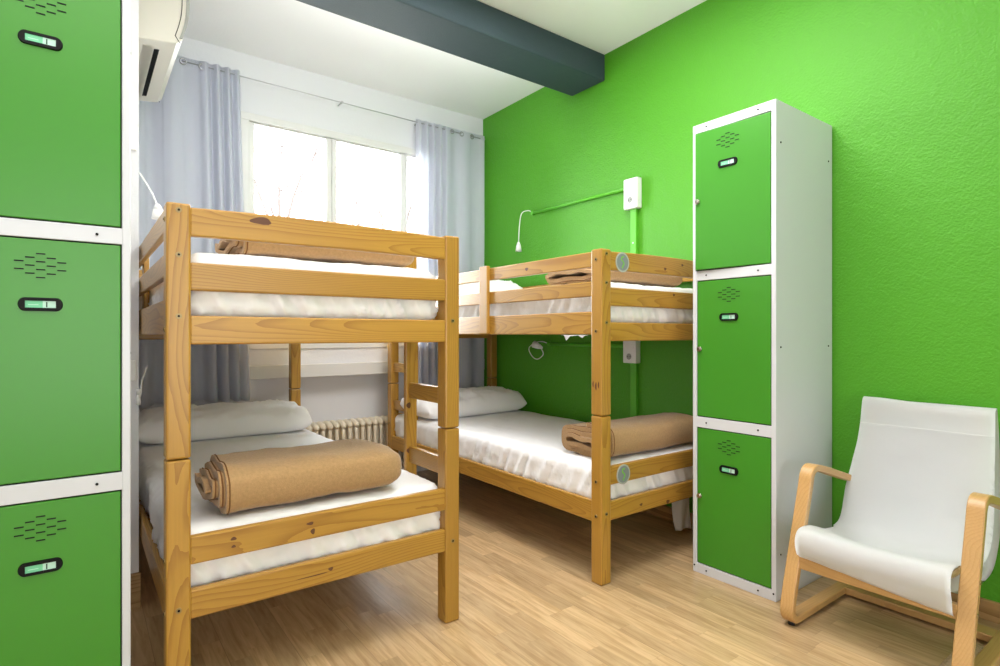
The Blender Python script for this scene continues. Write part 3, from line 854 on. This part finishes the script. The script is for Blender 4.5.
# rug
def rug():
    lo, hi = Vector((1.45, -.75, 0)), Vector((2.44, .605, .006))
    bm = bmesh.new(); nx, ny = 60, 80
    g = [[bm.verts.new((lo.x+(hi.x-lo.x)*i/nx, lo.y+(hi.y-lo.y)*j/ny, .0048+.0012*fbm(i*.9, j*.9, 0))) for j in range(ny+1)] for i in range(nx+1)]
    grid_faces(bm, g)
    b = [[v for v in row] for row in g]
    edge = [r[0] for r in g]+[g[-1][j] for j in range(1, ny+1)]+[g[i][-1] for i in range(nx-1, -1, -1)]+[g[0][j] for j in range(ny-1, 0, -1)]
    low = [bm.verts.new((v.co.x, v.co.y, .0002)) for v in edge]
    m = len(edge)
    for k in range(m): bm.faces.new((edge[k], low[k], low[(k+1) % m], edge[(k+1) % m]))
    bm.faces.new(low[::-1])
    tag(link('rug', todata(bm, 'rug'), RUGM), 'speckled beige rug on the floor under the armchair', 'rug')
rug()

# ------------------------------------------------------------------ curtains and rod
def curtain(label, stops, ztop, zbot, yc, seed, name='curtain', grp='pale curtains', eyelets=(), flare=0):
    """stops: list of (x, fold depth, folds per metre) from left to right."""
    bm = bmesh.new()
    n = 220; rows = 26
    xs0, xs1 = stops[0][0], stops[-1][0]
    cols = []
    ph = seed
    for i in range(n+1):
        x = xs0+(xs1-xs0)*i/n
        for a, b in zip(stops, stops[1:]):
            if a[0] <= x <= b[0]+1e-9:
                f = (x-a[0])/(b[0]-a[0]); A = a[1]+(b[1]-a[1])*f; Fq = a[2]+(b[2]-a[2])*f
                break
        ph += 2*PI*Fq*(xs1-xs0)/n
        cols.append((x, A, ph))
    g = []
    for r in range(rows+1):
        v = r/rows; row = []
        for (x, A, p) in cols:
            amp = A*(.72+.35*v)
            s = math.sin(p+.35*math.sin(3*v+x*3))
            s = math.copysign(abs(s)**.8, s)
            y = yc+amp*s+.006*fbm(x*6+seed, v*2, 0)
            xx = x+amp*.25*math.cos(p)*v + flare*v*((x-xs0)/(xs1-xs0))
            z = ztop+(zbot-ztop)*v
            if r == 0: z -= .010*(1-s)*.5
            if r == rows: z += .008*s
            row.append(bm.verts.new((xx, y, z)))
        g.append(row)
    grid_faces(bm, g)
    bmesh.ops.solidify(bm, geom=bm.faces[:], thickness=.0025)
    o = tag(link(name, todata(bm, name, True), CURTAIN), label, 'curtain', grp)
    for ex, ez in eyelets:
        eb = bmesh.new(); cy = min((abs(x-ex), yc+A*.72*math.copysign(abs(math.sin(p))**.8, math.sin(p))) for x, A, p in cols)[1]
        pts = [(ex+.016*math.cos(a), cy-.004, ez+.016*math.sin(a)) for a in [2*PI*k/18 for k in range(19)]]
        add_tube(eb, pts, .0045, 7)
        link('eyelet', todata(eb, 'eyelet'), STEELROD, None, o)
    return o
ZR = 2.662
curtain('long pale curtain to the left of the window, gathered on its right', [(.170, .026, 7), (.29, .042, 7), (.36, .026, 5), (.56, .024, 5), (.62, .036, 15), (.80, .034, 20)], 2.69, .645, 3.778, .4, eyelets=[(.485, 2.652), (.585, 2.65)], flare=.05)
curtain('long pale curtain to the right of the window beside the green wall', [(2.03, .024, 16), (2.27, .026, 17), (2.31, .012, 6), (2.645, .016, 5)], 2.675, .610, 3.782, 2.2, eyelets=[(2.34, 2.64), (2.43, 2.64), (2.53, 2.64)])
rb = bmesh.new(); add_cyl(rb, (.165, 3.782, ZR), (2.655, 3.782, ZR-.02), .0034, 12)
rod = tag(link('curtain_rod', todata(rb, 'curtain_rod'), STEELROD), 'thin steel curtain rod across the top of the window wall', 'curtain rod')
for bx in (.18, 1.45, 2.05, 2.645):
    q = bmesh.new(); z = ZR-.02*(bx-.165)/2.49
    add_cyl(q, (bx, 3.782, z), (bx, YW, z), .004, 8); add_cyl(q, (bx, 3.774, z), (bx, 3.790, z), .009, 12)
    link('rod_bracket', todata(q, 'rod_bracket'), STEELROD, None, rod)

# ------------------------------------------------------------------ radiator in its niche
def radiator():
    x0, n, p = 1.17, 17, .0475
    t = thing('radiator', 'cream column radiator in the niche under the window', 'radiator', (x0+n*p/2, 3.90, 0))
    for k in range(n):
        x = x0+p*(k+.5); bm = bmesh.new()
        for y in (3.825, 3.885, 3.945):
            path = [(x, y, .10+.30*i/8) for i in range(9)]
            add_tube(bm, path, .0135, 10, rr=[.0135]*9)
        for z in (.095, .405):
            add_tube(bm, [(x, 3.800+.17*i/10, z+(.022*math.sin(PI*i/10) if z > .2 else -.018*math.sin(PI*i/10))) for i in range(11)], .02, 10, rr=[.007]+[.021]*9+[.007])
        add_cyl(bm, (x-p/2, 3.885, .405), (x+p/2, 3.885, .405), .017, 12); add_cyl(bm, (x-p/2, 3.885, .095), (x+p/2, 3.885, .095), .017, 12)
        link('radiator_section', todata(bm, 'radiator_section', True), CREAM, None, t)
    for k in (0, n-1):
        x = x0+p*(k+.5)
        bm = bmesh.new(); add_box(bm, (x-.012, 3.86, 0), (x+.012, 3.91, .09), 0, .004)
        link('foot', todata(bm, 'foot'), CREAM, None, t)
    bm = bmesh.new(); xr = x0+n*p
    add_tube(bm, bez([(xr-.01, 3.885, .095), (xr+.03, 3.885, .095), (xr+.045, 3.885, .07), (xr+.045, 3.885, 0)], 5), .010, 10)
    add_cyl(bm, (xr+.012, 3.885, .095), (xr+.012, 3.855, .095), .014, 14)
    link('valve_pipe', todata(bm, 'valve_pipe', True), CREAM, None, t)
radiator()

# ------------------------------------------------------------------ air conditioner
def aircon():
    y0, y1 = 2.755, 3.53
    t = thing('air_conditioner', 'white split air conditioner high on the left wall above the curtain', 'air conditioner', (XA, (y0+y1)/2, 2.285))
    body = [(XA, 2.282), (.20, 2.276), (.330, 2.292), (.352, 2.312), (.364, 2.37), (.373, 2.43), (.374, 2.50), (.366, 2.56), (.345, 2.60), (.30, 2.612), (XA, 2.612)]
    def loft(name, prof, ya, yb, mat, par):
        bm = bmesh.new()
        P2 = [bm.verts.new((x, ya, z)) for x, z in prof]; Q2 = [bm.verts.new((x, yb, z)) for x, z in prof]
        n = len(prof)
        for k in range(n): bm.faces.new((P2[k], P2[(k+1) % n], Q2[(k+1) % n], Q2[k]))
        bm.faces.new(P2[::-1]); bm.faces.new(Q2)
        es = [e for e in bm.edges if abs(e.verts[0].co.y-e.verts[1].co.y) < 1e-6]
        bmesh.ops.bevel(bm, geom=es, offset=.006, segments=3, affect='EDGES', profile=.5, clamp_overlap=True)
        me = todata(bm, name)
        return link(name, me, mat, None, par)
    loft('casing', body, y0+.004, y1-.004, ACWHITE, t)
    fine = [(p.x, p.z) for p in bez([(.353, 0, 2.318), (.368, 0, 2.37), (.378, 0, 2.43), (.379, 0, 2.50), (.371, 0, 2.56), (.349, 0, 2.606), (.30, 0, 2.618)], 5)]
    inner = [(x-.012, z-.002) for x, z in fine][::-1]
    loft('front_panel', fine+inner, y0, y1, ACGREY, t)
    # end cap seam
    for ye, s in ((y0+.003, -1), (y1-.003, 1)):
        bm = bmesh.new()
        add_tube(bm, [(x-.028, ye+s*.0006, z+.004) for x, z in fine[:-6]], .0014, 5)
        add_tube(bm, bez([(.327, ye+s*.0006, 2.322), (.338, ye+s*.0006, 2.305), (.344, ye+s*.0006, 2.298)], 4), .0014, 5)
        link('seam_line', todata(bm, 'seam_line'), BLACKP, None, t)
    # outlet slot and louvre under the unit
    bm = bmesh.new()
    def under(x): return 2.276+(x-.20)*(.016/.13)
    x0, x1 = .256, .276
    vs = [bm.verts.new(q) for q in ((x0, y0+.09, under(x0)-.0012), (x1, y0+.09, under(x1)-.0012), (x1, y1-.09, under(x1)-.0012), (x0, y1-.09, under(x0)-.0012))]
    bm.faces.new(vs); bmesh.ops.solidify(bm, geom=bm.faces[:], thickness=.001)
    link('outlet_slot', todata(bm, 'outlet_slot'), BLACKP, None, t)
    bm = bmesh.new()
    vs = [bm.verts.new(q) for q in ((.214, y0+.07, under(.214)-.001), (.252, y0+.07, under(.252)-.001), (.252, y1-.07, under(.252)-.001), (.214, y1-.07, under(.214)-.001))]
    bm.faces.new(vs); bmesh.ops.solidify(bm, geom=bm.faces[:], thickness=.003)
    link('louvre', todata(bm, 'louvre'), ACWHITE, None, t)
aircon()

# ------------------------------------------------------------------ sockets, trunking, reading lamps
def socket_box(label, y0, y1, z0, z1, x0, x1, sock_z, sw_z=None):
    t = thing('wall_socket', label, 'wall socket', (x1, (y0+y1)/2, z0), 'white socket boxes on the green wall')
    mesh_box('housing', (x0, y0, z0), (x1, y1, z1), WPLASTIC, t, .006, 3)
    ym = (y0+y1)/2
    q = bmesh.new()
    add_cyl(q, (x0-.002, ym, sock_z), (x0+.001, ym, sock_z), .023, 24)
    add_cyl(q, (x0-.0024, ym, sock_z), (x0-.0019, ym, sock_z), .0185, 24, 1)
    for dy in (-.009, .009): add_cyl(q, (x0-.0028, ym+dy, sock_z), (x0-.0022, ym+dy, sock_z), .003, 10, 2)
    link('socket_face', todata(q, 'socket_face'), [WPLASTIC, ACGREY, BLACKP], None, t)
    if sw_z:
        mesh_box('rocker_switch', (x0-.004, y0+.012, sw_z-.03), (x0+.001, y1-.012, sw_z+.03), WPLASTIC, t, .003)
    return t
socket_box('white socket box high on the green wall above the bunk', 2.195, 2.300, 1.803, 1.985, 2.640, XG, 1.855, 1.935)
socket_box('white socket box on the green wall below the upper bunk', 2.205, 2.305, .878, 1.045, 2.640, XG, .918, .995)

def trunk(label, parts):
    bm = bmesh.new()
    for lo, hi in parts: add_box(bm, lo, hi, 0, .003)
    return bm
b = trunk('', [((XG-.022, 2.222, 1.040), (XG, 2.268, 1.808))])
tv = tag(link('cable_trunking', todata(b, 'cable_trunking'), GPLASTIC), 'vertical green cable trunking between the two white socket boxes', 'cable trunking')
for z in (1.28, 1.60):
    q = bmesh.new(); add_cyl(q, (XG-.024, 2.245, z), (XG-.020, 2.245, z), .005, 12); link('screw', todata(q, 'screw'), STEELROD, None, tv)
b = trunk('', [((XG-.022, 2.222, .08), (XG, 2.268, .882))])
tag(link('cable_trunking', todata(b, 'cable_trunking'), GPLASTIC), 'vertical green cable trunking below the lower white socket box', 'cable trunking')
for (za, zb, yb, lab) in ((1.938, 1.944, 3.20, 'thin green conduit running left from the high socket box'), (.979, .982, 3.02, 'thin green conduit running left under the upper bunk')):
    bm = bmesh.new(); add_cyl(bm, (XG-.012, 2.300, za), (XG-.012, yb, zb), .011, 12)
    o = tag(link('conduit', todata(bm, 'conduit'), GPLASTIC), lab, 'conduit')
    q = bmesh.new(); add_cyl(q, (XG-.024, yb-.008, zb), (XG, yb-.008, zb), .015, 14); link('clip', todata(q, 'clip'), GPLASTIC, None, o)

def lamp(label, cord, tip, tipdir, r=.020, ln=.05):
    cord = bez(cord, 7)
    bm = bmesh.new(); add_tube(bm, cord, .0035, 7)
    o = tag(link('reading_lamp', todata(bm, 'reading_lamp'), WPLASTIC), label, 'reading lamp', 'small white reading lamps')
    tip = Vector(tip); d = Vector(tipdir).normalized(); q = bmesh.new()
    add_cyl(q, tip, tip+d*ln*.35, .008, 14, 0, r*.7); add_cyl(q, tip+d*ln*.35, tip+d*ln, r*.7, 14, 0, r)
    link('lamp_head', todata(q, 'lamp_head'), WPLASTIC, None, o)
    return o
lamp('small white reading lamp hanging on a cord above the upper bunk', [(XG-.002, 3.196, 1.944), (XG-.012, 3.205, 1.950), (XG-.02, 3.235, 1.968), (XG-.05, 3.275, 1.95), (XG-.06, 3.29, 1.86), (XG-.06, 3.30, 1.735)], (XG-.06, 3.30, 1.74), (0, 0, -1), .024, .07)
lamp('small white reading lamp with looped cord below the upper bunk', [(XG-.002, 3.016, .982), (XG-.02, 3.03, .99), (XG-.05, 3.05, 1.0), (XG-.07, 3.10, .99), (XG-.08, 3.155, .95), (XG-.08, 3.12, .895), (XG-.08, 3.06, .875), (XG-.07, 3.01, .91), (XG-.075, 3.03, .955), (XG-.08, 3.06, .975)], (XG-.07, 3.02, .955), (-.3, .9, .35), .026, .075)
lamp('small white reading lamp beside the left bed post above the upper bunk', [(XS, 2.66, 1.70), (.20, 2.68, 1.685), (.235, 2.70, 1.63), (.252, 2.70, 1.585), (.256, 2.70, 1.572)], (.256, 2.70, 1.585), (.05, 0, -1), .026, .06)
lamp('small white reading lamp cord on the left wall below the upper bunk', [(XS-.004, 2.575, .79), (XS+.006, 2.585, .82), (XS+.012, 2.60, .87), (XS+.03, 2.62, .92)], (XS-.002, 2.572, .84), (0, 0, -1), .009, .06)

def plate(label, xc, z0, z1, hole, w=.082):
    y = YS
    t = thing('wall_plate', label, 'wall plate', (xc, y, z0), 'switch and socket plates on the left wall')
    mesh_box('cover_plate', (xc-w/2, y-.010, z0), (xc+w/2, y, z1), WPLASTIC, t, .004)
    q = bmesh.new(); zm = (z0+z1)/2
    add_cyl(q, (xc, y-.012, zm), (xc, y-.009, zm), .022, 20); add_cyl(q, (xc, y-.0125, zm), (xc, y-.0118, zm), .012, 16, 1)
    link('insert', todata(q, 'insert'), [WPLASTIC, BLACKP], None, t)
plate('white switch plate high on the left wall edge below the air conditioner', .135, 1.755, 1.853, True)
plate('white socket plate on the left wall edge beside the lower bunk', .132, .872, .952, True)

# ------------------------------------------------------------------ outside: a bare tree seen through the window
def tree():
    t = thing('bare_tree', 'leafless tree faintly seen outside the window', 'tree', (3.3, 9.5, -3.0))
    rnd = random.Random(5)
    def grow(bm, p, d, ln, r, lvl):
        pts = [p]
        for k in range(5):
            d = (d+Vector((rnd.uniform(-.22, .22), rnd.uniform(-.22, .22), rnd.uniform(-.05, .16)))).normalized()
            pts.append(pts[-1]+d*ln/5)
        add_tube(bm, pts, r, 6, rr=[r*(1-.13*i) for i in range(6)])
        if lvl > 0:
            for k in range(3 if lvl > 1 else 4):
                q = pts[rnd.randint(2, 5)]
                nd = (d+Vector((rnd.uniform(-1, 1), rnd.uniform(-1, 1), rnd.uniform(-.2, .7)))).normalized()
                grow(bm, q, nd, ln*.72, r*.5, lvl-1)
    bm = bmesh.new()
    add_tube(bm, [(3.3, 9.5, -3), (3.32, 9.5, -1.5), (3.28, 9.52, -.2), (3.3, 9.5, .8)], .14, 10, rr=[.16, .14, .12, .10])
    link('trunk', todata(bm, 'trunk', True), BARK, None, t)
    for a in range(6):
        bm = bmesh.new(); ang = a*PI/3
        grow(bm, Vector((3.3, 9.5, .5+.12*a)), Vector((math.cos(ang)*.8, math.sin(ang)*.6, 1.0)).normalized(), 2.3, .06, 3)
        link('branch', todata(bm, 'branch', True), BARK, None, t)
tree()
struct(mesh_box('trim_3', (-14, 4.6, -3.2), (16, 30, -3.0), GROUND))

# ------------------------------------------------------------------ light
w = bpy.data.worlds.new('overcast'); SC.world = w; w.use_nodes = True
bg = w.node_tree.nodes['Background']
bg.inputs['Color'].default_value = (.95, .975, 1, 1); bg.inputs['Strength'].default_value = 26.0

def area(name, loc, rot, sx, sy, power, col=(1, 1, 1)):
    l = bpy.data.lights.new(name, 'AREA'); l.shape = 'RECTANGLE'; l.size = sx; l.size_y = sy; l.energy = power; l.color = col
    o = bpy.data.objects.new(name, l); COL.objects.link(o); o.location = loc; o.rotation_euler = rot
    return o
area('added_rear_fill', (.2, YB+.06, .95), (PI/2, 0, 0), 2.4, 1.3, 36, (.98, .98, 1))  # added low fill for the lower bunks; no door is built there
po = area('window_daylight_portal', ((WX0+WX1)/2, YW+.10, (WZ0+WZ1)/2), (-PI/2, 0, 0), WX1-WX0, WZ1-WZ0, 1)
po.data.cycles.is_portal = True
area('added_ceiling_fill', (.15, .35, HC-.03), (0, 0, 0), 2.0, 1.6, 34, (1, .98, .95))  # added soft fill under the ceiling near the camera, no fixture behind it
area('added_ceiling_fill', (1.40, 1.50, HC-.03), (0, 0, 0), 1.1, 1.1, 62, (1, .98, .96))  # second added fill, out of view, to brighten lower bunks and bed sides
area('added_beam_fill', (1.35, 2.80, 2.725), (PI/2-.3, 0, 0), 2.2, .07, 6, (.98, .98, 1))  # added light hidden behind the beam to lift the window wall and curtains
rl = area('added_bounce_fill', (.45, YB+.06, 2.0), (PI/2+.42, 0, 0), 2.4, 1.0, 15, (.97, .98, 1))  # added upward bounce fill; the rear wall has no window
rl.data.spread = math.radians(105)

# ------------------------------------------------------------------ camera
cam = bpy.data.cameras.new('camera'); co = bpy.data.objects.new('camera', cam); COL.objects.link(co)
cam.sensor_width = 36; cam.lens = 36*565/1000; cam.shift_y = 1.5/1000; cam.clip_start = .02
co.location = (0, 0, 1.05); co.rotation_euler = (PI/2, 0, -math.atan(420/565))
SC.camera = co
SC.view_settings.view_transform = 'Standard'; SC.view_settings.look = 'None'
SC.view_settings.gamma = 1; SC.view_settings.use_curve_mapping = False
SC.view_settings.exposure = -0.2
SC.cycles.use_denoising = True
SC.cycles.max_bounces = 10; SC.cycles.diffuse_bounces = 6
SC.cycles.sample_clamp_indirect = 8
